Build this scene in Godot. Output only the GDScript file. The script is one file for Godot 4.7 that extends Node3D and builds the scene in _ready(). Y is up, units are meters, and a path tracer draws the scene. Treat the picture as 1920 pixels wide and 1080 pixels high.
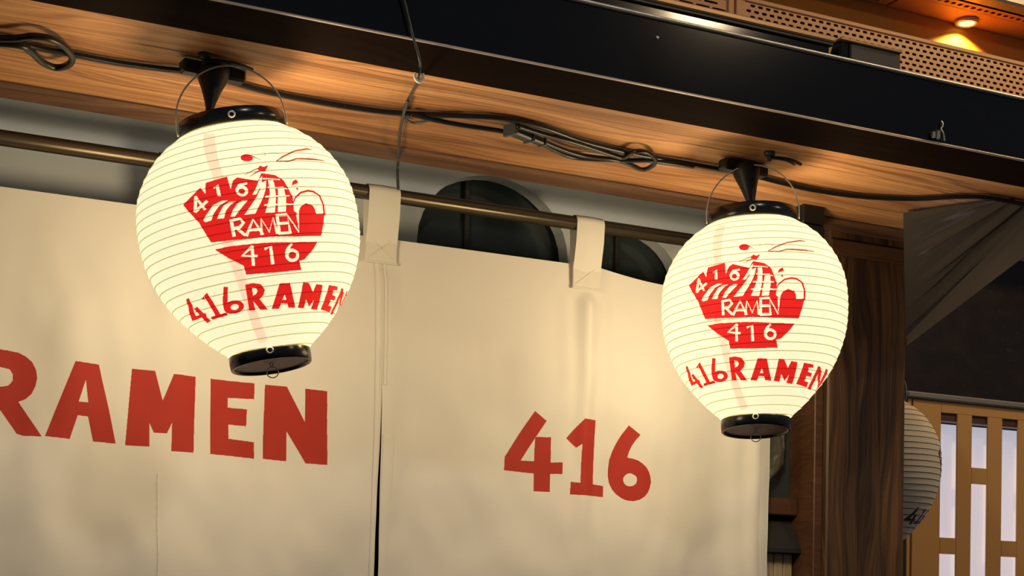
extends Node3D
# A noren curtain and two lit paper lanterns under a shop eave at night. Metres; x runs along the shop front, y up, z towards the street.

const PAPER_TALL := 0.3755
var mats := {}
var rng := RandomNumberGenerator.new()


# ---------- helpers ----------
func tag(o: Node3D, label := "", category := "", group := "", kind := "") -> Node3D:
	if label: o.set_meta("label", label)
	if category: o.set_meta("category", category)
	if group: o.set_meta("group", group)
	if kind: o.set_meta("kind", kind)
	return o

func numbered(called: String) -> String:
	if not has_node(NodePath(called)):
		return called
	var k := 1
	while has_node(NodePath("%s_%03d" % [called, k])):
		k += 1
	return "%s_%03d" % [called, k]

func base(called: String, at := Vector3.ZERO) -> Node3D:
	var o := Node3D.new()
	o.name = numbered(called)
	o.position = at
	add_child(o)
	return o

func mb(smooth := false) -> SurfaceTool:
	var st := SurfaceTool.new()
	st.begin(Mesh.PRIMITIVE_TRIANGLES)
	st.set_smooth_group(0 if smooth else -1)
	return st

func build(st: SurfaceTool, called: String, m: Material, parent: Node3D = self) -> MeshInstance3D:
	st.generate_normals()
	st.set_material(m)
	var o := MeshInstance3D.new()
	o.mesh = st.commit()
	o.name = numbered(called) if parent == self else next_name(called, parent)
	parent.add_child(o, true)
	return o

func next_name(called: String, parent: Node3D) -> String:
	if not parent.has_node(NodePath(called)):
		return called
	var k := 1
	while parent.has_node(NodePath("%s_%03d" % [called, k])):
		k += 1
	return "%s_%03d" % [called, k]

func structure(st: SurfaceTool, called: String, m: Material) -> MeshInstance3D:
	var o := build(st, called, m)
	o.set_meta("kind", "structure")
	return o

func tri(st: SurfaceTool, a: Vector3, b: Vector3, c: Vector3) -> void:
	st.add_vertex(a); st.add_vertex(b); st.add_vertex(c)

func quad(st: SurfaceTool, a: Vector3, b: Vector3, c: Vector3, d: Vector3) -> void:
	tri(st, a, b, c); tri(st, a, c, d)

func box(st: SurfaceTool, lo: Vector3, hi: Vector3, bevel := 0.0, t := Transform3D()) -> void:
	var c := (lo + hi) / 2.0
	var h := (hi - lo) / 2.0
	bevel = minf(bevel, h[h.min_axis_index()] * 0.45)
	for axis in 3:
		var u := (axis + 1) % 3
		var v := (axis + 2) % 3
		for s: float in [-1.0, 1.0]:
			var f: Array[Vector3] = []
			for k: Vector2 in [Vector2(-1, -1), Vector2(1, -1), Vector2(1, 1), Vector2(-1, 1)]:
				var p := c
				p[axis] += s * h[axis]
				p[u] += k.x * (h[u] - bevel)
				p[v] += k.y * (h[v] - bevel)
				f.append(t * p)
			if s < 0: quad(st, f[0], f[1], f[2], f[3])
			else: quad(st, f[3], f[2], f[1], f[0])
	if bevel <= 0.0:
		return
	for axis in 3:   # the twelve chamfers
		var u := (axis + 1) % 3
		var v := (axis + 2) % 3
		for k: Vector2 in [Vector2(-1, -1), Vector2(1, -1), Vector2(1, 1), Vector2(-1, 1)]:
			var q: Array[Vector3] = []
			for e: Vector2 in [Vector2(0, -1), Vector2(0, 1), Vector2(1, 1), Vector2(1, -1)]:
				var p := c
				p[axis] += e.y * (h[axis] - bevel)
				p[u] += k.x * (h[u] - bevel * e.x)
				p[v] += k.y * (h[v] - bevel * (1.0 - e.x))
				q.append(t * p)
			if k.x * k.y > 0: quad(st, q[0], q[1], q[2], q[3])
			else: quad(st, q[3], q[2], q[1], q[0])
	for i in 8:
		var s := Vector3(1 if i & 1 else -1, 1 if i & 2 else -1, 1 if i & 4 else -1)
		var q: Array[Vector3] = []
		for axis in 3:
			var p := h - Vector3.ONE * bevel
			p[axis] = h[axis]
			q.append(t * (c + p * s))
		if s.x * s.y * s.z > 0: tri(st, q[2], q[1], q[0])
		else: tri(st, q[0], q[1], q[2])

func slab(called: String, lo: Vector3, hi: Vector3, m: Material, parent: Node3D = self, bevel := 0.002) -> MeshInstance3D:
	var st := mb()
	box(st, lo, hi, bevel)
	return build(st, called, m, parent)

# a polygon pushed along one axis: axis 0 takes (z, y), axis 1 takes (x, z), axis 2 takes (x, y)
func prism(st: SurfaceTool, poly: PackedVector2Array, a: float, b: float, axis: int) -> void:
	var place := func(p: Vector2, t: float) -> Vector3:
		return Vector3(t, p.y, p.x) if axis == 0 else Vector3(p.x, t, p.y) if axis == 1 else Vector3(p.x, p.y, t)
	var tris := Geometry2D.triangulate_polygon(poly)
	for i in range(0, tris.size(), 3):
		tri(st, place.call(poly[tris[i]], b), place.call(poly[tris[i + 2]], b), place.call(poly[tris[i + 1]], b))
		tri(st, place.call(poly[tris[i]], a), place.call(poly[tris[i + 1]], a), place.call(poly[tris[i + 2]], a))
	for i in poly.size():
		var p := poly[i]
		var q := poly[(i + 1) % poly.size()]
		quad(st, place.call(p, a), place.call(p, b), place.call(q, b), place.call(q, a))

func flat(list: Array, k := 0.001) -> PackedVector2Array:
	var out := PackedVector2Array()
	for i in range(0, list.size(), 2):
		out.append(Vector2(list[i], list[i + 1]) * k)
	return out

func smooth_path(p: Array, per := 8, closed := false) -> PackedVector3Array:
	var out := PackedVector3Array()
	var n := p.size()
	for i in (n if closed else n - 1):
		var a: Vector3 = p[(i - 1 + n) % n] if closed else p[maxi(i - 1, 0)]
		var b: Vector3 = p[i]
		var c: Vector3 = p[(i + 1) % n]
		var d: Vector3 = p[(i + 2) % n] if closed else p[mini(i + 2, n - 1)]
		for k in per:
			out.append(b.cubic_interpolate(c, a, d, float(k) / per))
	if not closed:
		out.append(p[n - 1])
	return out

func tube(st: SurfaceTool, path: PackedVector3Array, r: float, sides := 8, closed := false, squash := 1.0) -> void:
	var n := path.size()
	var rings: Array[PackedVector3Array] = []
	var side := Vector3.ZERO
	for i in n:
		var a := path[(i - 1 + n) % n] if closed else path[maxi(i - 1, 0)]
		var b := path[(i + 1) % n] if closed else path[mini(i + 1, n - 1)]
		var t := (b - a).normalized()
		if side == Vector3.ZERO:
			side = t.cross(Vector3.UP if absf(t.y) < 0.9 else Vector3.RIGHT).normalized()
		side = (side - t * side.dot(t)).normalized()
		var up := side.cross(t)
		var ring := PackedVector3Array()
		for k in sides:
			var w := TAU * k / sides
			ring.append(path[i] + (side * cos(w) + up * sin(w) * squash) * r)
		rings.append(ring)
	for i in (n if closed else n - 1):
		var u := rings[i]
		var v := rings[(i + 1) % n]
		for k in sides:
			var m := (k + 1) % sides
			quad(st, u[k], u[m], v[m], v[k])
	if not closed:
		for k in range(1, sides - 1):
			tri(st, rings[0][0], rings[0][k + 1], rings[0][k])
			tri(st, rings[n - 1][0], rings[n - 1][k], rings[n - 1][k + 1])

# turns a profile of (radius, height) round the y axis; with u, v if wanted
func lathe(st: SurfaceTool, prof: PackedVector2Array, sides := 48, uv := false, turn := 0.0) -> void:
	for k in sides:
		var a := TAU * k / sides - PI
		var b := TAU * (k + 1) / sides - PI
		for i in prof.size() - 1:
			var p := prof[i]
			var q := prof[i + 1]
			var va := float(i) / (prof.size() - 1)
			var vb := float(i + 1) / (prof.size() - 1)
			var c := [[a, p, va], [a, q, vb], [b, q, vb], [b, p, va]]
			for j: int in [0, 1, 2, 0, 2, 3]:
				var r: Vector2 = c[j][1]
				var w: float = c[j][0]
				if uv: st.set_uv(Vector2((w - turn) / TAU + 0.5, 1.0 - c[j][2]))
				st.add_vertex(Vector3(r.x * sin(w), r.y, r.x * cos(w)))

func grid(st: SurfaceTool, nu: int, nv: int, f: Callable) -> void:
	var pts := PackedVector3Array()
	for j in nv + 1:
		for i in nu + 1:
			pts.append(f.call(float(i) / nu, float(j) / nv))
	for j in nv:
		for i in nu:
			for k: Vector2i in [Vector2i(0, 0), Vector2i(0, 1), Vector2i(1, 1), Vector2i(0, 0), Vector2i(1, 1), Vector2i(1, 0)]:
				st.set_uv(Vector2(float(i + k.x) / nu, 1.0 - float(j + k.y) / nv))
				st.add_vertex(pts[(j + k.y) * (nu + 1) + i + k.x])

# a sheet with rows of slotted holes and real depth, in its own x-y plane, front towards +z
func perforated(st: SurfaceTool, cols: int, rows: int, cell: Vector2, hole: Vector2, deep := 0.003, shift := 0.5) -> void:
	for r in rows:
		var off := cell.x * shift * (r % 2)
		for c in cols:
			var m := Vector2((c + 0.5) * cell.x + off, (r + 0.5) * cell.y)
			var h := cell / 2.0
			var outer := [Vector2(-h.x, -h.y), Vector2(0, -h.y), Vector2(h.x, -h.y), Vector2(h.x, 0), Vector2(h.x, h.y), Vector2(0, h.y), Vector2(-h.x, h.y), Vector2(-h.x, 0)]
			var g := hole / 2.0
			var q := minf(g.x, g.y) * 0.75
			var inner := [Vector2(-g.x + q * 0.3, -g.y + q * 0.3), Vector2(0, -g.y), Vector2(g.x - q * 0.3, -g.y + q * 0.3), Vector2(g.x, 0), Vector2(g.x - q * 0.3, g.y - q * 0.3), Vector2(0, g.y), Vector2(-g.x + q * 0.3, g.y - q * 0.3), Vector2(-g.x, 0)]
			for k in 8:
				var o0: Vector2 = m + outer[k]
				var o1: Vector2 = m + outer[(k + 1) % 8]
				var i0: Vector2 = m + inner[k]
				var i1: Vector2 = m + inner[(k + 1) % 8]
				quad(st, Vector3(o0.x, o0.y, 0), Vector3(i0.x, i0.y, 0), Vector3(i1.x, i1.y, 0), Vector3(o1.x, o1.y, 0))
				quad(st, Vector3(i0.x, i0.y, 0), Vector3(i0.x, i0.y, -deep), Vector3(i1.x, i1.y, -deep), Vector3(i1.x, i1.y, 0))
		var x0 := cols * cell.x + off   # the plain ends of staggered rows
		var x1 := (cols + shift) * cell.x
		var y := r * cell.y
		if off > 0: quad(st, Vector3(0, y, 0), Vector3(0, y + cell.y, 0), Vector3(off, y + cell.y, 0), Vector3(off, y, 0))
		if x1 - x0 > 0.0001: quad(st, Vector3(x0, y, 0), Vector3(x0, y + cell.y, 0), Vector3(x1, y + cell.y, 0), Vector3(x1, y, 0))

# ---------- materials ----------
func paint(im: Image, color: Color, list: Array) -> void:   # fills a polygon given in texture pixels
	var p := flat(list, 1.0)
	var lo := im.get_height()
	var hi := 0
	for q in p:
		lo = mini(lo, int(q.y))
		hi = maxi(hi, int(q.y) + 1)
	for y in range(maxi(lo, 0), mini(hi, im.get_height())):
		var xs := []
		for i in p.size():
			var a := p[i]
			var b := p[(i + 1) % p.size()]
			if (a.y <= y + 0.5) != (b.y <= y + 0.5):
				xs.append(a.x + (y + 0.5 - a.y) / (b.y - a.y) * (b.x - a.x))
		xs.sort()
		for i in range(0, xs.size() - 1, 2):
			var x0 := roundi(xs[i])
			var x1 := roundi(xs[i + 1])
			if x1 > x0: im.fill_rect(Rect2i(x0, y, x1 - x0, 1), color)

func plain(color: Color, rough := 0.6, metal := 0.0, spec := 0.5) -> StandardMaterial3D:
	var m := StandardMaterial3D.new()
	m.albedo_color = color
	m.roughness = rough
	m.metallic = metal
	m.metallic_specular = spec
	return m

func c8(r: int, g: int, b: int) -> Color:
	return Color8(r, g, b)

# wood grain that runs along x (or along y), in tones between two colours
func wood(light: Color, dark: Color, upright: bool, seed_: int, rough := 0.55, busy := 1.0) -> StandardMaterial3D:
	var n := FastNoiseLite.new()
	n.seed = seed_
	n.frequency = 1.0
	n.fractal_octaves = 3
	var w := 1024
	var h := 256
	var im := Image.create(h if upright else w, w if upright else h, false, Image.FORMAT_RGB8)
	for y in h:
		for x in w:
			var u := x / 1024.0 * 4.0
			var v := y / 256.0
			var bend := n.get_noise_2d(u * 0.55, v * 2.0) * 0.16
			var broad := n.get_noise_2d(u * 0.35 + 40.0, (v + bend) * 5.0) * 0.9
			var ring := absf(sin((v + bend) * 34.0 + broad * 4.0))
			var fine := n.get_noise_2d(u * 1.6 + 90.0, (v + bend * 0.6) * 70.0)
			var t := clampf(0.42 + broad * 0.55 * busy + (pow(ring, 6.0) - 0.2) * 0.35 * busy + fine * 0.45, 0.0, 1.0)
			var c := light.lerp(dark, t)
			if upright: im.set_pixel(y, x, c)
			else: im.set_pixel(x, y, c)
	var m := plain(Color.WHITE, rough)
	m.albedo_texture = ImageTexture.create_from_image(im)
	m.uv1_triplanar = true
	m.uv1_world_triplanar = true
	m.uv1_scale = Vector3(2.0, 0.4, 2.0) if upright else Vector3(0.33, 1.6, 1.6)
	m.uv1_triplanar_sharpness = 8.0
	return m

func lantern_print(paper: Color, seam: Color, red: Color, brick: Color, grey: Color) -> ImageTexture:
	var im := Image.create(2048, 680, false, Image.FORMAT_RGB8)
	im.fill(paper)
	paint(im, seam, [430, 0, 462, 0, 455, 340, 470, 680, 440, 680, 424, 340])
	paint(im, seam, [1590, 0, 1622, 0, 1604, 340, 1620, 680, 1590, 680, 1572, 340])
	paint(im, seam, [851, 31, 904, 188, 900, 370, 915, 502, 919, 618, 922, 669, 985, 662, 965, 613, 946, 498, 928, 371, 933, 193, 907, 44])
	paint(im, red, [803, 253, 863, 214, 876, 236, 880, 203, 944, 195, 949, 235, 959, 210, 972, 202, 1028, 220, 1042, 197, 1081, 206, 1103, 224, 1120, 275, 1117, 315, 1131, 326, 1133, 315, 1140, 303, 1159, 293, 1181, 301, 1187, 312, 1188, 326, 1212, 324, 1220, 320, 1211, 356, 1200, 389, 1115, 389, 1035, 384, 955, 382, 868, 376, 844, 314])
	paint(im, red, [1118, 295, 1129, 278, 1149, 264, 1172, 259, 1190, 261, 1208, 271, 1216, 292, 1216, 309, 1216, 329, 1222, 329, 1223, 309, 1222, 290, 1213, 268, 1193, 255, 1172, 253, 1147, 259, 1126, 275, 1115, 294])
	paint(im, paper, [1033, 214, 1043, 206, 1037, 231, 1017, 259, 1006, 259, 1023, 234])
	paint(im, paper, [1035, 227, 1052, 220, 1046, 246, 1034, 271, 1006, 314, 975, 314, 995, 292, 1016, 267, 1030, 245])
	paint(im, paper, [1057, 220, 1072, 220, 1073, 235, 1071, 272, 1061, 316, 1033, 315, 1046, 286, 1056, 257])
	paint(im, paper, [1081, 242, 1098, 242, 1100, 275, 1093, 316, 1069, 316, 1073, 287, 1078, 265])
	paint(im, paper, [1043, 212, 1092, 218, 1092, 222, 1042, 217])
	paint(im, paper, [1052, 239, 1108, 247, 1109, 251, 1052, 244])
	paint(im, paper, [1041, 266, 1111, 268, 1111, 273, 1040, 271])
	paint(im, paper, [1035, 290, 1117, 293, 1117, 298, 1033, 295])
	paint(im, paper, [862, 316, 858, 310, 870, 295, 894, 272, 918, 264, 938, 265, 910, 278, 893, 294, 881, 315])
	paint(im, paper, [898, 313, 907, 299, 922, 279, 940, 271, 959, 271, 940, 281, 927, 294, 918, 315])
	paint(im, paper, [936, 313, 946, 296, 961, 279, 976, 272, 992, 273, 973, 290, 962, 301, 949, 315])
	paint(im, paper, [842, 234, 833, 281, 843, 284, 851, 237])
	paint(im, paper, [840, 285, 882, 260, 876, 253, 833, 278])
	paint(im, paper, [841, 238, 865, 282, 873, 280, 849, 237])
	paint(im, paper, [905, 226, 908, 216, 910, 249, 920, 250, 917, 214, 900, 222])
	paint(im, paper, [997, 245, 995, 252, 991, 257, 984, 260, 976, 260, 969, 256, 964, 250, 962, 242, 963, 235, 968, 230, 975, 227, 983, 228, 990, 231, 995, 237])
	paint(im, red, [988, 245, 986, 250, 982, 253, 976, 252, 972, 249, 970, 244, 971, 239, 976, 237, 981, 237, 986, 240])
	paint(im, paper, [967, 242, 977, 230, 998, 226, 997, 220, 972, 222, 961, 238])
	paint(im, paper, [932, 321, 932, 371, 942, 371, 942, 322])
	paint(im, paper, [936, 330, 960, 327, 965, 335, 955, 343, 936, 345, 938, 353, 959, 351, 974, 336, 963, 319, 935, 321])
	paint(im, paper, [941, 347, 966, 375, 973, 370, 948, 342])
	paint(im, paper, [975, 377, 997, 334, 1014, 378, 1022, 375, 997, 326, 967, 372])
	paint(im, paper, [979, 363, 1014, 364, 1014, 356, 979, 354])
	paint(im, paper, [1019, 377, 1020, 335, 1037, 374, 1052, 336, 1055, 378, 1063, 377, 1054, 328, 1037, 366, 1019, 327, 1010, 376])
	paint(im, paper, [1061, 322, 1061, 380, 1070, 380, 1070, 322])
	paint(im, paper, [1063, 329, 1096, 329, 1095, 320, 1063, 321])
	paint(im, paper, [1064, 354, 1095, 354, 1094, 345, 1063, 345])
	paint(im, paper, [1063, 382, 1098, 382, 1097, 373, 1063, 373])
	paint(im, paper, [1103, 380, 1095, 331, 1125, 381, 1131, 324, 1122, 324, 1125, 373, 1095, 322, 1094, 380])
	paint(im, red, [873, 397, 920, 396, 1036, 400, 1109, 405, 1186, 406, 1173, 425, 1141, 454, 1123, 458, 1132, 483, 1041, 484, 949, 480, 948, 455, 908, 428])
	paint(im, paper, [982, 401, 944, 428, 993, 438, 995, 430, 954, 426, 988, 408])
	paint(im, paper, [978, 403, 972, 458, 982, 459, 987, 404])
	paint(im, paper, [1018, 421, 1031, 413, 1031, 461, 1042, 461, 1040, 410, 1016, 413])
	paint(im, paper, [1123, 440, 1122, 449, 1116, 455, 1107, 459, 1096, 459, 1087, 456, 1080, 449, 1077, 441, 1079, 433, 1084, 426, 1093, 422, 1103, 422, 1112, 426, 1120, 432])
	paint(im, red, [1113, 440, 1112, 446, 1106, 450, 1098, 450, 1091, 447, 1088, 441, 1090, 435, 1096, 431, 1103, 431, 1110, 435])
	paint(im, paper, [1086, 437, 1091, 424, 1103, 410, 1098, 406, 1083, 419, 1076, 434])
	paint(im, red, [1028, 145, 1027, 150, 1022, 154, 1014, 156, 1006, 155, 999, 153, 993, 148, 991, 143, 993, 138, 997, 134, 1005, 132, 1013, 132, 1021, 135, 1026, 139])
	paint(im, brick, [1021, 141, 1037, 148, 1052, 156, 1052, 155, 1038, 146, 1023, 136])
	paint(im, brick, [994, 198, 1028, 185, 1053, 182, 1053, 177, 1027, 182, 993, 197])
	paint(im, brick, [1007, 205, 1026, 196, 1046, 189, 1044, 185, 1025, 193, 1007, 204])
	paint(im, red, [1033, 183, 1044, 173, 1052, 179, 1068, 173, 1058, 188, 1052, 193, 1039, 190])
	paint(im, grey, [1059, 134, 1069, 129, 1066, 144, 1069, 144, 1071, 127, 1058, 132])
	paint(im, grey, [1080, 134, 1100, 136, 1117, 141, 1118, 139, 1100, 134, 1080, 132])
	paint(im, brick, [1095, 164, 1124, 150, 1173, 131, 1234, 120, 1261, 118, 1263, 116, 1237, 114, 1174, 126, 1123, 145, 1094, 162])
	paint(im, brick, [1095, 164, 1134, 166, 1168, 157, 1220, 157, 1287, 154, 1289, 151, 1223, 150, 1168, 152, 1134, 162, 1095, 161])
	paint(im, red, [1124, 240, 1130, 227, 1142, 221, 1147, 232, 1134, 236])
	paint(im, brick, [1143, 250, 1141, 253, 1137, 253, 1135, 250, 1137, 247, 1141, 247])
	paint(im, red, [695, 510, 680, 531, 633, 566, 672, 567, 705, 531, 712, 510])
	paint(im, red, [630, 569, 736, 568, 740, 559, 642, 561])
	paint(im, red, [701, 540, 707, 586, 736, 583, 724, 538])
	paint(im, red, [776, 526, 780, 513, 781, 547, 777, 580, 803, 577, 803, 543, 798, 508, 764, 521])
	paint(im, red, [748, 581, 831, 579, 834, 571, 755, 573])
	paint(im, red, [865, 502, 852, 526, 836, 553, 853, 553, 868, 527, 880, 505])
	paint(im, red, [914, 563, 906, 570, 891, 576, 872, 578, 852, 577, 836, 573, 828, 566, 831, 558, 841, 551, 857, 545, 875, 543, 892, 544, 906, 548, 914, 555])
	paint(im, paper, [893, 562, 887, 566, 877, 569, 866, 568, 859, 565, 859, 560, 866, 555, 876, 553, 886, 554, 893, 557])
	paint(im, red, [849, 526, 831, 557, 846, 558, 863, 526])
	paint(im, red, [939, 506, 966, 505, 991, 511, 1002, 527, 995, 541, 978, 550, 1004, 581, 974, 579, 953, 553, 953, 578, 928, 577, 935, 542])
	paint(im, paper, [959, 517, 973, 520, 976, 529, 968, 536, 957, 539])
	paint(im, red, [1055, 515, 1092, 516, 1106, 550, 1125, 583, 1094, 582, 1087, 570, 1060, 569, 1053, 582, 1021, 581, 1040, 548])
	paint(im, paper, [1074, 545, 1082, 560, 1065, 560])
	paint(im, red, [1142, 517, 1166, 519, 1192, 545, 1200, 523, 1231, 525, 1240, 558, 1249, 591, 1210, 589, 1209, 564, 1195, 583, 1168, 563, 1169, 586, 1138, 584, 1140, 550])
	paint(im, red, [1265, 525, 1325, 527, 1331, 537, 1301, 538, 1311, 551, 1343, 553, 1348, 564, 1314, 563, 1319, 579, 1356, 580, 1366, 596, 1274, 590, 1269, 557])
	paint(im, red, [1359, 528, 1367, 564, 1383, 599, 1422, 600, 1398, 566, 1386, 531])
	paint(im, red, [1361, 532, 1416, 566, 1543, 594, 1544, 595, 1451, 564, 1384, 531])
	paint(im, red, [1437, 530, 1466, 563, 1520, 594, 1543, 596, 1524, 561, 1473, 530])
	return ImageTexture.create_from_image(im)

func grainy(m: StandardMaterial3D, scale: float, depth: float, seed_: int, freq := 0.03) -> StandardMaterial3D:
	var n := FastNoiseLite.new()
	n.seed = seed_
	n.frequency = freq
	var t := NoiseTexture2D.new()
	t.width = 256
	t.height = 256
	t.seamless = true
	t.noise = n
	m.heightmap_enabled = true
	m.heightmap_texture = t
	m.heightmap_scale = depth
	m.uv1_triplanar = true
	m.uv1_world_triplanar = true
	m.uv1_scale = Vector3.ONE * scale
	return m

func make_materials() -> void:
	mats.soffit = wood(c8(208, 152, 100), c8(122, 78, 46), false, 3, 0.5)
	mats.beam = wood(c8(120, 84, 58), c8(70, 46, 32), false, 8, 0.6)
	mats.fascia_wood = wood(c8(46, 30, 21), c8(30, 19, 13), false, 5, 0.75, 0.5)
	mats.fascia_wood.metallic_specular = 0.25
	mats.post = wood(c8(112, 78, 46), c8(38, 24, 13), true, 12, 0.5)
	mats.brown = wood(c8(100, 66, 42), c8(66, 42, 28), false, 21, 0.5, 0.6)
	mats.slat = wood(c8(196, 178, 146), c8(168, 148, 118), true, 23, 0.6, 0.6)
	mats.black_metal = plain(c8(15, 16, 16), 0.1)
	mats.dark_metal = plain(c8(40, 41, 42), 0.4)
	mats.silver = plain(c8(226, 226, 220), 0.32, 0.6)
	mats.trim_line = plain(c8(200, 186, 180), 0.4, 0.3)
	mats.gold_edge = plain(c8(190, 150, 105), 0.35, 0.4)
	mats.steel = plain(c8(205, 202, 194), 0.35, 0.35)
	mats.rubber = plain(c8(18, 19, 20), 0.45)
	mats.cable = plain(c8(17, 17, 17), 0.33)
	mats.grey_cord = plain(c8(58, 63, 67), 0.45)
	mats.white_plastic = plain(c8(225, 222, 214), 0.4)
	mats.cap = plain(c8(17, 17, 17), 0.22)
	mats.cap_base = plain(c8(104, 40, 32), 0.45)
	mats.transom = plain(c8(202, 208, 214), 0.7)
	mats.dark_glass = plain(c8(58, 66, 68), 0.12)
	mats.frame = plain(c8(40, 38, 36), 0.5)
	mats.interior = plain(c8(52, 46, 42), 0.85)
	mats.paving = grainy(plain(c8(92, 90, 88), 0.85), 3.0, 0.3, 31)
	mats.roof = plain(c8(48, 48, 50), 0.7)
	mats.rod = plain(c8(104, 92, 74), 0.32, 0.7)
	mats.tan_metal = plain(c8(196, 142, 96), 0.5)
	mats.hole_back = plain(c8(46, 26, 18), 0.9)
	mats.cove = plain(c8(216, 146, 52), 0.75)
	mats.grey_metal = plain(c8(150, 150, 148), 0.4, 0.5)
	mats.lattice = plain(c8(204, 158, 96), 0.4)
	mats.stitch = plain(c8(230, 226, 216), 0.85)
	mats.vinyl = plain(c8(72, 66, 64), 0.25)
	mats.vinyl_light = plain(c8(150, 140, 136), 0.4)
	mats.cloth = grainy(plain(c8(224, 219, 210), 0.8), 9.0, 0.02, 51)
	mats.granite = speckled()
	var lamp_print := lantern_print(c8(255, 250, 206), c8(253, 221, 184), c8(226, 34, 30), c8(182, 88, 64), c8(190, 182, 150))
	var m := plain(Color.WHITE, 0.75)
	m.albedo_texture = lamp_print
	m.emission_enabled = true
	m.emission = Color.WHITE
	m.emission_operator = BaseMaterial3D.EMISSION_OP_MULTIPLY
	m.emission_texture = lamp_print
	m.emission_energy_multiplier = 0.87
	m.backlight_enabled = true
	m.backlight = Color(0.09, 0.09, 0.09)
	mats.lit_paper = m
	m = plain(c8(176, 168, 140), 0.7)
	m.albedo_texture = lamp_print
	m.emission_enabled = true
	m.emission = c8(196, 190, 168)
	m.emission_operator = BaseMaterial3D.EMISSION_OP_MULTIPLY
	m.emission_texture = lamp_print
	m.emission_energy_multiplier = 0.87
	mats.lit_rib = m
	m = plain(Color.WHITE, 0.75)
	m.albedo_texture = lantern_print(c8(226, 220, 206), c8(214, 204, 188), c8(66, 22, 22), c8(90, 40, 34), c8(150, 146, 138))
	mats.unlit_paper = m
	mats.unlit_rib = plain(c8(62, 58, 52), 0.7)

func speckled() -> StandardMaterial3D:
	var im := Image.create(512, 512, false, Image.FORMAT_RGB8)
	var n := FastNoiseLite.new()
	n.seed = 77
	n.frequency = 0.012
	for y in 512:
		for x in 512:
			var k := 0.5 + 0.5 * n.get_noise_2d(x, y * 1.6)
			im.set_pixel(x, y, c8(24, 17, 13).lerp(c8(46, 36, 26), k))
	for i in 700:
		var p := Vector2i(rng.randi_range(0, 508), rng.randi_range(0, 508))
		var b := rng.randf_range(0.10, 0.32)
		im.fill_rect(Rect2i(p, Vector2i(rng.randi_range(1, 3), rng.randi_range(1, 3))), Color(b, b * 0.9, b * 0.75))
	var m := plain(Color.WHITE, 0.35)
	m.albedo_texture = ImageTexture.create_from_image(im)
	m.uv1_triplanar = true
	m.uv1_world_triplanar = true
	m.uv1_scale = Vector3.ONE * 1.2
	return m

func _ready() -> void:
	rng.seed = 416
	# ---- camera: level, its lens shifted upwards, a hair of roll ----
	var cam := Camera3D.new()
	cam.name = "camera"
	add_child(cam)
	var yaw := deg_to_rad(27.2)
	var ahead := Vector3(sin(yaw), 0, -cos(yaw))
	var right0 := Vector3(cos(yaw), 0, sin(yaw))
	var right := right0 * cos(0.012) + Vector3.UP * sin(0.012)
	cam.transform = Transform3D(Basis(right, Vector3.UP * cos(0.012) - right0 * sin(0.012), -ahead), Vector3(0, 1.5, 0))
	cam.set_frustum(1080.0 / 3000.0 * 0.05, Vector2(0, 660.0 / 3000.0 * 0.05), 0.05, 100.0)
	cam.current = true
	# ---- night sky and exposure ----
	var we := WorldEnvironment.new()
	we.name = "environment"
	var env := Environment.new()
	env.background_mode = Environment.BG_COLOR
	env.background_color = c8(72, 75, 84)
	env.tonemap_mode = Environment.TONE_MAPPER_LINEAR
	env.tonemap_exposure = 1.0
	env.sdfgi_enabled = true
	env.ssao_enabled = true
	env.ssil_enabled = true
	we.environment = env
	add_child(we)
	# ---- the street lamp across the lane ----
	street_lamp("street lamp on a grey pole across the lane, straight before the shop", Vector3(1.1, 5.2, 0.0), 2.7, c8(255, 246, 234))
	street_lamp("warm street lamp further right along the lane, opposite the granite wall", Vector3(3.6, 4.1, 0.2), 1.4, c8(255, 222, 176))
	street_lamp("warm street lamp standing in the side alley near the lattice", Vector3(4.4, 4.1, -2.1), 4.0, c8(255, 212, 150))
	make_materials()
	shell()
	eave()
	neighbour()
	post_and_window()
	noren()
	vinyl_curtain()
	# ---- lanterns ----
	var left_up := (Vector3(-0.157, 0.985, -0.081) + Vector3(-0.028, 0.0, 0.085)).normalized()
	lantern("lit white paper lantern hanging crooked at the left, bail on the first socket", Vector3(0.853, 1.948, -2.543), left_up, deg_to_rad(-12.5), Vector3(1, 0.94, 1), true)
	lantern("lit white paper lantern hanging straight in front of the wooden post", Vector3(1.851, 1.913, -2.569), Vector3(-0.010, 0.43, -0.005).normalized(), deg_to_rad(-39.3), Vector3.ONE, true)
	var far := lantern("unlit white paper lantern behind the post, dark lettering, in front of the lattice", Vector3(2.752, 1.730, -3.308), Vector3.UP, deg_to_rad(70.0), Vector3.ONE, false)
	lantern_arm(far)
	cables()
	small_things()


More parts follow.
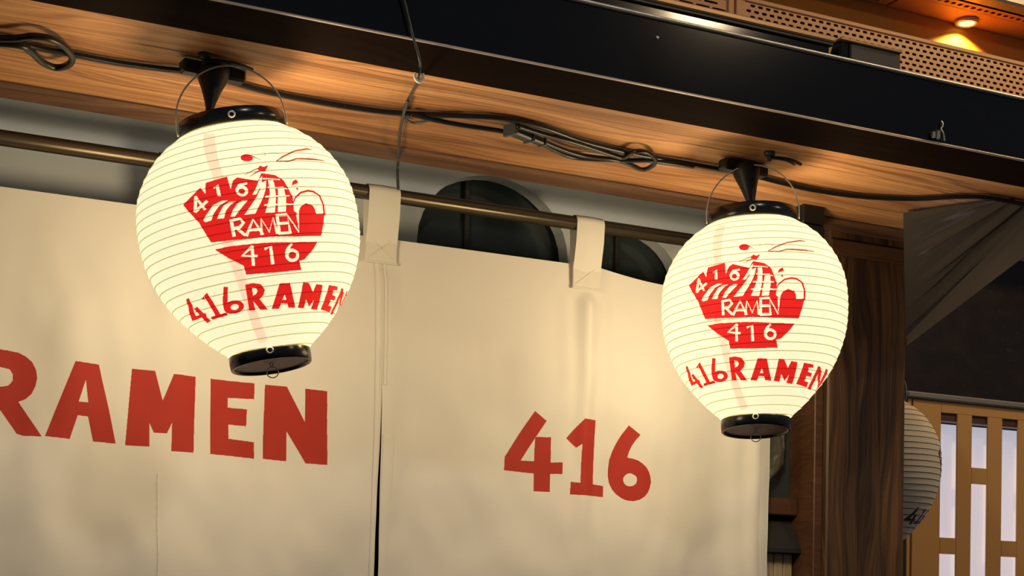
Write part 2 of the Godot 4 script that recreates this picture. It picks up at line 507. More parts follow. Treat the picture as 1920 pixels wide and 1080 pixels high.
# ---------- light of the street ----------
func street_lamp(label: String, at: Vector3, energy: float, tint: Color) -> void:
	var o := base("street_lamp", Vector3(at.x, 0, at.z + 0.7))
	tag(o, label, "street lamp", "street lamps in the lane")
	var grey := plain(c8(96, 98, 100), 0.5, 0.3)
	var st := mb(true)
	lathe(st, flat([0, 0, 110, 0, 110, 30, 60, 60, 45, 400, 38, at.y * 1000.0 + 100.0, 0, at.y * 1000.0 + 110.0]), 24)
	var top := at.y - 4.1
	build(st, "pole", grey, o)
	st = mb(true)
	tube(st, smooth_path([Vector3(0, top + 4.15, 0), Vector3(0, top + 4.28, -0.2), Vector3(0, top + 4.22, -0.62)]), 0.03, 10)
	build(st, "arm", grey, o)
	st = mb()
	box(st, Vector3(-0.28, top + 4.14, -0.95), Vector3(0.28, top + 4.24, -0.45), 0.02)
	build(st, "lamp_head", grey, o)
	st = mb()
	box(st, Vector3(-0.25, top + 4.125, -0.92), Vector3(0.25, top + 4.14, -0.48), 0.004)
	var glow := plain(Color.WHITE, 0.5)
	glow.emission_enabled = true
	glow.emission = tint
	glow.emission_energy_multiplier = 1.2
	build(st, "lamp_lens", glow, o)
	var l := AreaLight3D.new()
	l.name = numbered("street_light")
	l.area_size = Vector2(0.22, 0.22)
	l.light_color = tint
	l.light_energy = energy
	l.area_range = 30.0
	l.area_attenuation = 2.0
	l.shadow_enabled = true
	add_child(l)
	l.look_at_from_position(at + Vector3(0, 0, -0.02), Vector3(lerpf(1.5, at.x, 0.4), 1.9, -3.2))


# ---------- ground, roof and the walls that close the shop ----------
func shell() -> void:
	var st := mb()
	box(st, Vector3(-4, -0.12, -6), Vector3(8, 0, 4))
	structure(st, "floor", mats.paving)
	# transom wall over the doorway, its lower edge cut by two round arches
	var arch := PackedVector2Array([Vector2(-1.0, 2.66), Vector2(-1.0, 2.2), Vector2(1.40, 2.2)])
	for i in 17:
		var w := PI - PI * i / 16.0
		arch.append(Vector2(1.588 + cos(w) * 0.188, 2.37 + sin(w) * 0.165))
	arch.append(Vector2(1.776, 2.2))
	arch.append(Vector2(1.80, 2.2))
	for i in 17:
		var w := PI - PI * i / 16.0
		arch.append(Vector2(1.94 + cos(w) * 0.14, 2.34 + sin(w) * 0.12))
	arch.append(Vector2(2.08, 2.2))
	arch.append(Vector2(2.36, 2.2))
	arch.append(Vector2(2.36, 2.66))
	st = mb()
	prism(st, arch, -3.24, -3.20, 2)
	structure(st, "wall_back", mats.transom)
	for a: Array in [[1.40, 1.776, 1.545], [1.80, 2.08, 1.94]]:
		st = mb()
		box(st, Vector3(a[0] - 0.01, 2.19, -3.275), Vector3(a[1] + 0.01, 2.55, -3.265))
		var w := structure(st, "window_%d" % (1 if a[0] < 1.5 else 2), mats.dark_glass)
		st = mb()
		box(st, Vector3(a[2] - 0.006, 2.19, -3.264), Vector3(a[2] + 0.006, 2.548, -3.250), 0.002)
		build(st, "mullion", mats.frame, w)
	st = mb()
	box(st, Vector3(-1.04, 0, -4.5), Vector3(2.40, 2.66, -4.44))
	structure(st, "wall_rear", mats.interior)
	st = mb()
	box(st, Vector3(-1.04, 0, -4.44), Vector3(-1.0, 2.66, -2.5))
	structure(st, "wall_left", mats.interior)
	st = mb()
	box(st, Vector3(2.36, 0, -4.44), Vector3(2.40, 2.66, -3.09))
	structure(st, "wall_right", mats.interior)
	st = mb()
	box(st, Vector3(-1.04, 2.66, -4.5), Vector3(2.40, 2.70, -3.0))
	structure(st, "ceiling", mats.interior)


# ---------- the eave: soffit boards, beam, fascia, flashing, what lies on the roof ----------
func eave() -> void:
	var x0 := -0.6
	var x1 := 2.95
	var o := base("soffit", Vector3(0, 2.454, -2.7))
	tag(o, "", "", "", "structure")
	var edges := [-2.472, -2.574, -2.72, -2.862]
	for i in 3:
		var st := mb()
		box(st, Vector3(x0, 0, edges[i + 1] + 2.7 + 0.0012), Vector3(x1, 0.018, edges[i] + 2.7 - 0.0012), 0.0015)
		build(st, "soffit_board", mats.soffit, o)
	var st := mb(true)
	var prof := PackedVector2Array()   # the rounded wall beam at the inner edge
	for i in 7:
		var w := -PI * 0.5 * i / 6.0
		prof.append(Vector2(-2.948 + 0.02 - 0.02 * cos(w + PI * 0.5), 2.450 + 0.02 - 0.02 * sin(w + PI * 0.5)))
	prof = PackedVector2Array([Vector2(-2.864, 2.52), Vector2(-2.864, 2.452), Vector2(-2.872, 2.447), Vector2(-2.93, 2.447), Vector2(-2.944, 2.451), Vector2(-2.952, 2.460), Vector2(-2.952, 2.52)])
	st = mb()
	prism(st, prof, x0, x1, 0)
	structure(st, "trim_1", mats.beam)
	st = mb()   # brown drip board, its face leaning outwards
	prism(st, PackedVector2Array([Vector2(-2.472, 2.4515), Vector2(-2.442, 2.492), Vector2(-2.50, 2.492), Vector2(-2.50, 2.474), Vector2(-2.472, 2.474)]), x0, x1, 0)
	structure(st, "trim_2", mats.fascia_wood)
	st = mb()   # the thin bright lip between the two bands
	box(st, Vector3(x0, 2.4925, -2.455), Vector3(x1, 2.4960, -2.4385), 0.001)
	var lip := mb(true)
	tube(lip, PackedVector3Array([Vector3(x0, 2.4942, -2.4390), Vector3(x1, 2.4942, -2.4390)]), 0.0018, 10)
	build(lip, "rolled_edge", mats.trim_line, structure(st, "trim_3", mats.trim_line))
	st = mb()   # glossy black fascia
	box(st, Vector3(x0, 2.4965, -2.50), Vector3(x1, 2.616, -2.4415), 0.002)
	structure(st, "trim_4", mats.black_metal)
	st = mb()
	box(st, Vector3(x0, 2.6165, -2.50), Vector3(x1, 2.6225, -2.4385), 0.0015)
	var bead := mb(true)
	tube(bead, PackedVector3Array([Vector3(x0, 2.6195, -2.4385), Vector3(x1, 2.6195, -2.4385)]), 0.0032, 12)
	build(bead, "rolled_edge", mats.silver, structure(st, "trim_5", mats.silver))
	st = mb()
	box(st, Vector3(x0, 2.56, -3.0), Vector3(x1, 2.612, -2.502))
	structure(st, "roof_slab", mats.roof)
	# the dark gutter box lying behind the flashing, and the lamp box after it
	var g := base("gutter_box", Vector3(0.7, 2.6125, -2.64))
	tag(g, "long dark gutter box with a tan upper edge lying on the eave", "gutter")
	st = mb()
	box(st, Vector3(-1.3, 0, -0.04), Vector3(1.345, 0.100, 0.04), 0.003)
	build(st, "body", mats.black_metal, g)
	st = mb()
	box(st, Vector3(-1.3, 0.1005, -0.042), Vector3(1.352, 0.107, 0.044), 0.002)
	build(st, "lower_lip", mats.dark_metal, g)
	st = mb()
	box(st, Vector3(-1.3, 0.1075, -0.04), Vector3(1.356, 0.120, 0.047), 0.003)
	build(st, "upper_edge", mats.gold_edge, g)
	st = mb()
	var lean := Transform3D(Basis(Vector3.FORWARD, deg_to_rad(20)), Vector3(1.335, 0.053, 0.02))
	box(st, Vector3(-0.006, -0.058, -0.012), Vector3(0.006, 0.058, 0.012), 0.002, lean)
	build(st, "end_strap", mats.gold_edge, g)
	var b := base("lamp_box", Vector3(2.150, 2.6125, -2.64))
	tag(b, "short dark grey box on the eave just right of the gutter end", "box")
	st = mb()
	box(st, Vector3(-0.052, 0, -0.04), Vector3(0.081, 0.118, 0.04), 0.003)
	build(st, "body", mats.dark_metal, b)
	st = mb()
	box(st, Vector3(-0.078, 0, -0.038), Vector3(-0.0525, 0.118, 0.038), 0.004)
	build(st, "end_cap", mats.black_metal, b)
	st = mb()
	box(st, Vector3(-0.079, 0.1182, -0.042), Vector3(0.082, 0.1235, 0.044), 0.002)
	build(st, "bright_edge", mats.gold_edge, b)


# ---------- the building beyond: perforated metal, the amber cove and its downlight, granite, lattice ----------
func neighbour() -> void:
	var st := mb()
	box(st, Vector3(1.2, 3.0, -3.92), Vector3(5.2, 3.75, -3.80))
	structure(st, "wall_cove", mats.cove)
	var o := base("perforated_panel", Vector3(2.40, 3.065, -3.4))
	tag(o, "tan perforated metal panel with staggered slots under the amber cove", "metal panel")
	st = mb()
	perforated(st, 58, 6, Vector2(0.0245, 0.0145), Vector2(0.0155, 0.0075))
	build(st, "slotted_sheet", mats.tan_metal, o)
	st = mb()
	box(st, Vector3(-0.03, 0.087, -0.03), Vector3(1.46, 0.099, 0.004), 0.002)
	build(st, "top_flange", mats.tan_metal, o)
	st = mb()
	box(st, Vector3(-0.03, -0.016, -0.03), Vector3(1.46, 0.0, 0.004), 0.002)
	build(st, "bottom_flange", mats.tan_metal, o)
	st = mb()
	box(st, Vector3(-0.03, 0.0, -0.03), Vector3(0.0, 0.087, 0.004), 0.002)
	build(st, "end_flange", mats.tan_metal, o)
	st = mb()
	box(st, Vector3(-0.03, 0.0, -0.036), Vector3(1.46, 0.099, -0.031))
	build(st, "backing", mats.hole_back, o)
	o = base("perforated_panel", Vector3(1.62, 3.065, -3.4))
	tag(o, "tan perforated metal panel with long slots, left of the divider strip", "metal panel")
	st = mb()
	perforated(st, 14, 6, Vector2(0.050, 0.0145), Vector2(0.042, 0.006))
	build(st, "slotted_sheet", mats.tan_metal, o)
	st = mb()
	box(st, Vector3(0, 0.087, -0.03), Vector3(0.74, 0.099, 0.004), 0.002)
	build(st, "top_flange", mats.tan_metal, o)
	st = mb()
	box(st, Vector3(0.7255, 0.0, -0.03), Vector3(0.7445, 0.087, 0.004), 0.002)
	build(st, "end_flange", mats.tan_metal, o)
	st = mb()
	box(st, Vector3(0, 0.0, -0.036), Vector3(0.74, 0.099, -0.031))
	build(st, "backing", mats.hole_back, o)
	# underside of the cove: perforated strips between the wall and the grey beam
	var down := Transform3D(Basis(Vector3.RIGHT, PI / 2), Vector3.ZERO)
	o = base("cove_ceiling", Vector3(3.20, 3.43, -3.82))
	tag(o, "tan perforated ceiling strip over the amber cove beside the downlight", "metal panel")
	st = mb()
	perforated(st, 50, 1, Vector2(0.0262, 0.042), Vector2(0.017, 0.016))
	var strip := build(st, "slotted_sheet", mats.tan_metal, o)
	strip.transform = Transform3D(Basis(Vector3.RIGHT, PI / 2), Vector3(0.04, 0, 0.118))
	st = mb()
	box(st, Vector3(0, 0, 0.0), Vector3(1.36, 0.012, 0.117), 0.001)
	build(st, "plain_strip", mats.tan_metal, o)
	st = mb()
	box(st, Vector3(0, 0.035, 0.10), Vector3(1.36, 0.04, 0.175))
	build(st, "backing", mats.hole_back, o)
	st = mb()
	box(st, Vector3(0, -0.008, 0.0), Vector3(1.36, 0.0, 0.022), 0.002)
	build(st, "wall_bead", mats.cove, o)
	o = base("cove_ceiling", Vector3(2.20, 3.43, -3.82))
	tag(o, "tan ceiling strip with long slots over the dim left part of the cove", "metal panel")
	st = mb()
	perforated(st, 16, 5, Vector2(0.060, 0.028), Vector2(0.050, 0.010))
	strip = build(st, "slotted_sheet", mats.tan_metal, o)
	strip.transform = Transform3D(Basis(Vector3.RIGHT, PI / 2), Vector3(0, 0, 0.03))
	st = mb()
	box(st, Vector3(0, 0.035, 0.0), Vector3(0.99, 0.04, 0.17))
	build(st, "backing", mats.hole_back, o)
	st = mb()
	box(st, Vector3(1.2, 3.43, -3.655), Vector3(5.2, 3.56, -3.60), 0.006)
	structure(st, "trim_6", mats.grey_metal)
	st = mb()
	box(st, Vector3(1.2, 3.575, -3.64), Vector3(5.2, 3.75, -3.56), 0.006)
	structure(st, "trim_7", mats.grey_metal)
	st = mb()
	box(st, Vector3(1.2, 3.48, -3.82), Vector3(5.2, 3.52, -3.656))
	structure(st, "ceiling_cove", mats.hole_back)
	# downlight
	var d := base("downlight", Vector3(3.487, 3.424, -3.764))
	tag(d, "small round downlight glowing over the amber cove wall", "downlight")
	st = mb(true)
	lathe(st, flat([30, 6, 36, 5, 37, 1, 33, -5, 27, -5, 25, 0]), 28)
	build(st, "trim_ring", mats.steel, d)
	st = mb(true)
	lathe(st, flat([25, 2, 23, -4, 15, -7, 0, -8]), 24)
	var glow := plain(Color.WHITE, 0.5)
	glow.emission_enabled = true
	glow.emission = c8(255, 232, 150)
	glow.emission_energy_multiplier = 2.0
	build(st, "lamp_lens", glow, d)
	var s := SpotLight3D.new()
	s.name = "downlight_beam"
	s.light_color = c8(255, 186, 84)
	s.light_energy = 0.32
	s.light_size = 0.008
	s.spot_angle = 70.0
	s.spot_angle_attenuation = 0.3
	s.spot_range = 8.0
	s.spot_attenuation = 2.0
	s.shadow_enabled = true
	s.rotation = Vector3(-PI / 2, 0, 0)
	s.position = Vector3(3.487, 3.406, -3.764)
	add_child(s)
	# the dark speckled wall
	st = mb()
	box(st, Vector3(2.42, 0, -4.3), Vector3(5.6, 2.995, -4.2))
	structure(st, "wall_granite", mats.granite)
	lattice()

func lattice() -> void:
	var o := base("lattice_screen", Vector3(3.13, 0, -3.6))
	tag(o, "tan lattice screen with tall slots before a bright panel", "screen")
	var m: Material = mats.lattice
	slab("stile", Vector3(0.0, 0.02, -0.006), Vector3(0.014, 2.215, 0), m, o)
	slab("stile", Vector3(0.020, 0.02, -0.006), Vector3(0.126, 2.215, 0), m, o)
	var xs := [0.126, 0.188, 0.246, 0.307, 0.366, 0.428, 0.487, 0.549, 0.608, 0.670, 0.78]
	for i in range(1, 9, 2):
		slab("bar", Vector3(xs[i], 0.02, -0.006), Vector3(xs[i + 1], 2.182, 0), m, o)
	slab("stile", Vector3(xs[9], 0.02, -0.006), Vector3(xs[10], 2.215, 0), m, o)
	slab("top_board", Vector3(0.126, 2.182, -0.006), Vector3(0.670, 2.215, 0), m, o)
	slab("bottom_board", Vector3(0.126, 0.02, -0.006), Vector3(0.670, 0.12, 0), m, o)
	for c in 5:
		var y: float = [1.768, 1.980][c % 2]
		while y > 0.3:
			slab("cross_piece", Vector3(xs[c * 2], y, -0.006), Vector3(xs[c * 2 + 1], y + 0.048, 0), m, o)
			y -= 0.424
	slab("header", Vector3(0.126, 2.160, -0.04), Vector3(0.78, 2.215, -0.0065), mats.brown, o)
	slab("cap_rail", Vector3(-0.01, 2.2155, -0.08), Vector3(0.79, 2.234, 0.012), mats.grey_metal, o, 0.006)
	var w := base("window_panel", Vector3(3.52, 0, -3.65))
	tag(w, "pale glowing window panel behind the tan lattice screen", "window")
	var glow := plain(c8(225, 225, 232), 0.5)
	glow.emission_enabled = true
	glow.emission = c8(202, 206, 226)
	glow.emission_energy_multiplier = 0.62
	slab("pane", Vector3(-0.275, 0.03, -0.01), Vector3(0.38, 2.158, 0.0), glow, w)
	slab("pane_frame", Vector3(-0.39, 0.0, -0.03), Vector3(0.39, 2.21, -0.0105), mats.frame, w)
	var l := AreaLight3D.new()
	l.name = "window_light"
	l.area_size = Vector2(0.7, 1.9)
	l.light_color = c8(216, 216, 236)
	l.light_energy = 0.18
	l.area_range = 10.0
	l.area_attenuation = 2.0
	l.shadow_enabled = true
	l.position = Vector3(3.52, 1.1, -3.645)
	l.rotation = Vector3(0, PI, 0)
	add_child(l)


# ---------- the wooden post and what shows between it and the curtain ----------
func post_and_window() -> void:
	var o := base("wooden_post", Vector3(2.459, 0, -3.005))
	tag(o, "dark brown wooden post with strong upright grain at the end of the eave", "post")
	var st := mb()
	box(st, Vector3(-0.116, 0, -0.035), Vector3(0.116, 2.555, 0.035), 0.004)
	build(st, "shaft", mats.post, o)
	st = mb()   # darker lower casing
	box(st, Vector3(-0.116, 2.404, 0.0355), Vector3(0.116, 2.440, 0.043), 0.002)
	build(st, "cap_board", mats.brown, o)
	slab("jamb", Vector3(2.318, 0, -3.088), Vector3(2.3425, 2.44, -2.985), mats.brown).set_meta("kind", "structure")
	get_node("jamb").name = "trim_8"
	# dark window with a wooden rail, sill and pale slats
	st = mb()
	box(st, Vector3(2.10, 1.842, -3.086), Vector3(2.317, 2.44, -3.080))
	structure(st, "window_3", mats.dark_glass)
	st = mb()
	box(st, Vector3(2.10, 1.800, -3.09), Vector3(2.317, 1.841, -3.045), 0.003)
	structure(st, "trim_9", mats.brown)
	st = mb()
	prism(st, PackedVector2Array([Vector2(-3.09, 1.799), Vector2(-3.075, 1.799), Vector2(-3.03, 1.722), Vector2(-3.03, 1.712), Vector2(-3.09, 1.712)]), 2.10, 2.317, 0)
	structure(st, "trim_10", mats.frame)
	var s := base("slatted_panel", Vector3(2.10, 0, -3.06))
	tag(s, "pale upright slats below the dark sill, between curtain and post", "slatted panel")
	for i in 8:
		slab("slat", Vector3(i * 0.027 + 0.001, 0.0, -0.012), Vector3(i * 0.027 + 0.0255, 1.711, 0.0), mats.slat, s, 0.002)
	slab("backing", Vector3(0, 0, -0.028), Vector3(0.217, 1.711, -0.0125), mats.frame, s)
	# crumpled dark sheet hanging in the window
	var n := FastNoiseLite.new()
	n.seed = 9
	n.frequency = 9.0
	st = mb(true)
	grid(st, 30, 40, func(u: float, v: float) -> Vector3:
		var y := 1.842 + 0.185 * v
		var w := 0.10 + 0.062 * smoothstep(0.0, 0.45, v)
		return Vector3(2.10 + u * w + 0.012, y, -3.035 + 0.020 * n.get_noise_2d(u * 0.5 + v * 0.12, v * 0.09) + 0.010 * sin(u * 17.0 + v * 2.0)))
	tag(build(st, "crumpled_sheet", plain(c8(96, 92, 78), 0.3)), "crumpled dark olive sheet hanging behind the curtain's right edge", "sheet")


# ---------- noren ----------
func noren() -> void:
	var rod := mb(true)
	tube(rod, PackedVector3Array([Vector3(-0.999, 2.397, -3.0), Vector3(0.6, 2.397, -3.0), Vector3(2.3175, 2.397, -3.0)]), 0.0145, 20)
	tag(build(rod, "curtain_rod", mats.rod), "bronze coloured round rod carrying the white curtain", "curtain rod")
	var o := base("noren_curtain", Vector3(1.236, 2.312, -3.012))
	tag(o, "split white cloth shop curtain with red RAMEN and 416 lettering", "curtain")
	var n := FastNoiseLite.new()
	n.seed = 4
	n.frequency = 1.0
	n.fractal_octaves = 2
	# depth of the cloth at a place measured from the top of the slit
	var depth := func(x: float, y: float) -> float:
		var down := clampf(-y / 0.9, 0.0, 1.2)
		var z := 0.018 * n.get_noise_2d(x * 2.6, y * 1.0) * minf(1.0, down * 3.0) + 0.005 * n.get_noise_2d(x * 7.0 + 30.0, y * 4.0) * minf(1.0, down * 4.0)
		for t: float in [-0.422, 0.0, 0.478, 0.925]:
			var e := (x - t) / (0.030 + 0.05 * down)
			z += 0.018 * exp(-e * e) * (1.0 - 0.5 * down) * smoothstep(0.02, 0.10, -y)
			var f := (x - t) / 0.009
			if t > 0.3: z += 0.009 * cos(clampf(f, -7.8, 7.8)) * exp(-f * f / 22.0) * exp(-down * 2.0) * smoothstep(0.05, 0.09, -y)
		return z
	var red := c8(196, 48, 32)
	for side in 2:
		var x0: float = [-1.30, 0.0][side]
		var x1: float = [0.0, 0.962][side]
		var im := Image.create(2048 if side == 0 else 1536, 1600, false, Image.FORMAT_RGB8)
		im.fill(Color.WHITE)
		var words := []
		if side == 0:
			words = [[-501, -310, -457, -310, -441, -365, -421, -313, -377, -314, -380, -460, -424, -460, -423, -406, -433, -427, -457, -427, -465, -409, -465, -454, -510, -454],
				[-346, -314, -258, -316, -259, -347, -311, -348, -311, -367, -273, -368, -274, -401, -310, -400, -310, -428, -258, -431, -257, -463, -346, -460],
				[-237, -317, -192, -317, -154, -385, -154, -318, -110, -320, -107, -467, -152, -466, -191, -405, -191, -464, -239, -462],
				[-660, -448, -607, -306, -563, -308, -528, -452, -571, -451, -582, -406, -601, -405, -615, -450],
				[-791, -292, -724, -296, -707, -298, -694, -304, -683, -313, -676, -327, -674, -342, -677, -357, -684, -372, -694, -382, -707, -388, -666, -449, -698, -450, -710, -447, -716, -438, -739, -406, -750, -403, -752, -446, -791, -444]]
		else:
			words = [[359, -324, 388, -343, 332, -430, 363, -430, 364, -378, 400, -377, 401, -431, 428, -429, 428, -454, 401, -455, 401, -494, 363, -494, 363, -456, 292, -453, 293, -425],
				[474, -333, 507, -333, 504, -472, 532, -474, 531, -498, 447, -497, 448, -470, 469, -471, 471, -387, 459, -396, 435, -377],
				[592, -338, 621, -357, 610, -370, 602, -382, 596, -395, 592, -408, 606, -410, 618, -413, 629, -419, 639, -427, 646, -437, 650, -447, 652, -459, 649, -472, 644, -483, 636, -492, 625, -499, 610, -503, 593, -502, 580, -498, 566, -490, 555, -479, 548, -466, 545, -451, 545, -436, 547, -417, 554, -398, 563, -380, 575, -360]]
		var k := im.get_width() / ((x1 - x0) * 1000.0)
		var kv := 1600.0 / 1000.0
		var to_pixels := func(list: Array) -> Array:
			var out := []
			for i in range(0, list.size(), 2):
				out.append((list[i] - x0 * 1000.0) * k)
				out.append(-list[i + 1] * kv)
			return out
		for w: Array in words:
			paint(im, red, to_pixels.call(w))
		if side == 0:   # the eyes of A and R
			paint(im, Color.WHITE, to_pixels.call([-587, -338, -582, -380, -600, -380]))
			paint(im, Color.WHITE, to_pixels.call([-751, -327, -735, -328, -723, -330, -717, -339, -717, -350, -725, -360, -736, -363, -751, -365]))
		else:
			paint(im, Color.WHITE, to_pixels.call([601, -442, 607, -444, 613, -447, 617, -451, 617, -458, 615, -464, 609, -469, 601, -471, 593, -470, 587, -466, 584, -460, 584, -453, 588, -447, 594, -443]))
		var m: StandardMaterial3D = plain(c8(228, 224, 216), 0.75)
		m.albedo_texture = ImageTexture.create_from_image(im)
		m.rim_enabled = true
		m.rim = 0.2
		var st := mb(true)
		grid(st, 150 if side == 0 else 130, 110, func(u: float, v: float) -> Vector3:
			var y := -1.0 * (1.0 - v)
			var x := lerpf(x0, x1, u)
			var gap := smoothstep(0.255, 0.72, -y) * 0.0046 + 0.0002
			if side == 0: x -= gap * smoothstep(-0.1, 0.0, x) + 0.004 * smoothstep(0.3, 0.9, -y) * smoothstep(-0.2, 0.0, x)
			else: x += gap * (1.0 - smoothstep(0.0, 0.1, x)) - 0.004 * smoothstep(0.3, 0.9, -y) * (1.0 - smoothstep(0.0, 0.2, x))
			var sag := 0.0
			if x > 0.512: sag = 0.020 * sin(clampf((x - 0.512) / 0.40, 0.0, 1.0) * PI)
			var z: float = depth.call(x, y)
			return Vector3(x, y - sag * smoothstep(-0.3, 0.0, y), z))
		var panel := build(st, "cloth_panel", m, o)
		panel.set_meta("label", ["left cloth panel printed RAMEN in red", "right cloth panel printed 416 in red"][side])
	# narrow hems along the slit and the outer edge, the sewn placket and the long seam
	for h: Array in [[0.006, 0.030, 0.40, 0.998], [0.936, 0.958, 0.06, 0.998], [-0.014, -0.004, 0.05, 0.998], [0.004, 0.011, 0.05, 0.30]]:
		var st := mb(true)
		grid(st, 4, 60, func(u: float, v: float) -> Vector3:
			var x := lerpf(h[0], h[1], u)
			var y := lerpf(-h[3], -h[2], v)
			var z: float = depth.call(x, y)
			if h[0] < 0.1: x -= 0.006 * smoothstep(0.3, 0.9, -y) * signf(0.1 - absf(x))
			return Vector3(x, y, z + 0.0008 + 0.0014 * sin(u * PI)))
		build(st, "hem", mats.stitch, o)
	var seam := mb(true)
	grid(seam, 4, 160, func(u: float, v: float) -> Vector3:
		var y := lerpf(-0.998, -0.505, v)
		var x := -0.449 + (u - 0.5) * 0.0035 + 0.0005 * sin(v * 30.0)
		var z: float = depth.call(x, y)
		return Vector3(x, y, z + 0.0005 + (0.0012 + 0.0006 * sin(v * 210.0)) * sin(u * PI)))
	build(seam, "seam", mats.stitch, o)
	# hanging tabs that loop over the rod, each sewn on with a crossed patch
	for t: Array in [[-0.422, 0.0], [-0.001, 0.0], [0.477, 0.018], [0.915, 0.0], [-0.92, 0.0]]:
		var st := mb()
		var loop := [Vector2(0.004, -0.052)]
		loop.append(Vector2(0.026, 0.045))
		for i in 9:
			var w := PI * i / 8.0
			loop.append(Vector2(0.012 + 0.0175 * cos(w), 0.085 + 0.0175 * sin(w)))
		loop.append(Vector2(-0.004, 0.045))
		loop.append(Vector2(-0.004, -0.052))
		st = mb(true)
		var sag2 := 0.0
		for i in loop.size() - 1:
			for j in 6:
				var xa: float = lerpf(-0.034, 0.034, j / 6.0) + t[0]
				var xb: float = lerpf(-0.034, 0.034, (j + 1) / 6.0) + t[0]
				var p: Vector2 = loop[i]
				var q: Vector2 = loop[i + 1]
				var bulge := func(x: float, w: Vector2) -> float: return w.x + 0.0015 * cos((x - t[0]) * 90.0) * (1.0 if w.x > 0.006 else 0.0)
				quad(st, Vector3(xa, p.y, bulge.call(xa, p)), Vector3(xa, q.y, bulge.call(xa, q)), Vector3(xb, q.y, bulge.call(xb, q)), Vector3(xb, p.y, bulge.call(xb, p)))
		var tab := build(st, "tab", mats.stitch, o)
		st = mb()
		var lean: float = t[1]
		box(st, Vector3(t[0] - 0.034, -0.052, 0.0085), Vector3(t[0] + 0.033, 0.004, 0.0125), 0.0012)
		for d: float in [-1.0, 1.0]:
			var turn := Transform3D(Basis(Vector3.BACK, d * 0.66), Vector3(t[0], -0.024, 0.0128))
			if lean == 0.0 or d > 0: box(st, Vector3(-0.036, -0.0012, -0.0008), Vector3(0.036, 0.0012, 0.0008), 0.0003, turn)
		box(st, Vector3(t[0] - 0.036, -0.0545, 0.0085), Vector3(t[0] + 0.035, -0.0505, 0.0140), 0.0012)
		build(st, "sewn_patch", mats.cloth, tab)


# ---------- the gathered side curtain at the right ----------
func vinyl_curtain() -> void:
	var o := base("side_curtain", Vector3(2.5, 2.44, -2.7))
	tag(o, "dark gathered plastic side curtain drawn aside between eave and post", "curtain")
	var a: Array = [Vector3(2.352, 2.445, -2.728), Vector3(2.451, 2.445, -2.559), Vector3(2.526, 2.445, -2.442)]
	var lower_left: Vector3 = Vector3(2.563, 2.249, -2.960)
	var lower_right: Vector3 = Vector3(2.578, 2.500, -2.500)
	var off := o.position
	var tl: Vector3 = a[0]
	var tr: Vector3 = a[2]
	var st := mb(true)
	grid(st, 90, 24, func(u: float, v: float) -> Vector3:
		# u crosses the folds from upper left to lower right, v runs along them
		var p := tl.lerp(lower_left, u).lerp(a[1].lerp(lower_right, u), v)
		var fold := 0.010 * sin(u * 19.0 + v * 1.2) + 0.006 * sin(u * 41.0 - v * 2.0)
		fold *= smoothstep(0.0, 0.25, v)
		return p - off + Vector3(fold * 0.6, -absf(fold) * 0.3, fold))
	build(st, "sheet", mats.vinyl, o)
	var hem: Array = [Vector3(2.559, 2.230, -2.955), Vector3(2.560, 2.208, -2.955)]
	var hem2: Array = [Vector3(2.584, 2.481, -2.520), Vector3(2.585, 2.381, -2.520)]
	st = mb(true)
	grid(st, 8, 20, func(u: float, v: float) -> Vector3:
		var p: Vector3 = hem[0].lerp(hem[1], u).lerp(hem2[0].lerp(hem2[1], u), v)
		return p - off + Vector3(0, 0, 0.006 * sin(u * PI)))
	build(st, "bottom_hem", mats.vinyl, o)
	st = mb(true)
	grid(st, 10, 10, func(u: float, v: float) -> Vector3:
		var w: Array = [Vector3(2.518, 2.419, -2.900), Vector3(2.579, 2.454, -2.900), Vector3(2.519, 2.367, -2.900), Vector3(2.551, 2.398, -2.900)]
		return w[0].lerp(w[1], u).lerp(w[2].lerp(w[3], u), v) - off + Vector3(0, 0, 0.03 + 0.01 * sin(u * 3.0)))
	build(st, "loose_flap", mats.vinyl_light, o)


# ---------- lanterns ----------
func paper_radius(t: float) -> float:
	var p := [[0.0, 66], [0.083, 98], [0.23, 140], [0.39, 165], [0.54, 173], [0.70, 169], [0.803, 155], [0.897, 132], [0.958, 108], [1.0, 85]]
	for i in p.size() - 1:
		if t <= p[i + 1][0] or i == p.size() - 2:
			var a: Array = p[maxi(i - 1, 0)]
			var d: Array = p[mini(i + 2, p.size() - 1)]
			var w: float = clampf((t - p[i][0]) / (p[i + 1][0] - p[i][0]), 0.0, 1.0)
			var ma: float = (p[i + 1][1] - a[1]) / maxf(p[i + 1][0] - a[0], 0.01)
			var mb_: float = (d[1] - p[i][1]) / maxf(d[0] - p[i][0], 0.01)
			var h: float = p[i + 1][0] - p[i][0]
			var w2 := w * w
			var w3 := w2 * w
			return ((2 * w3 - 3 * w2 + 1) * p[i][1] + (w3 - 2 * w2 + w) * h * ma + (3 * w2 - 2 * w3) * p[i + 1][1] + (w3 - w2) * h * mb_) * 0.0010433
	return 0.08

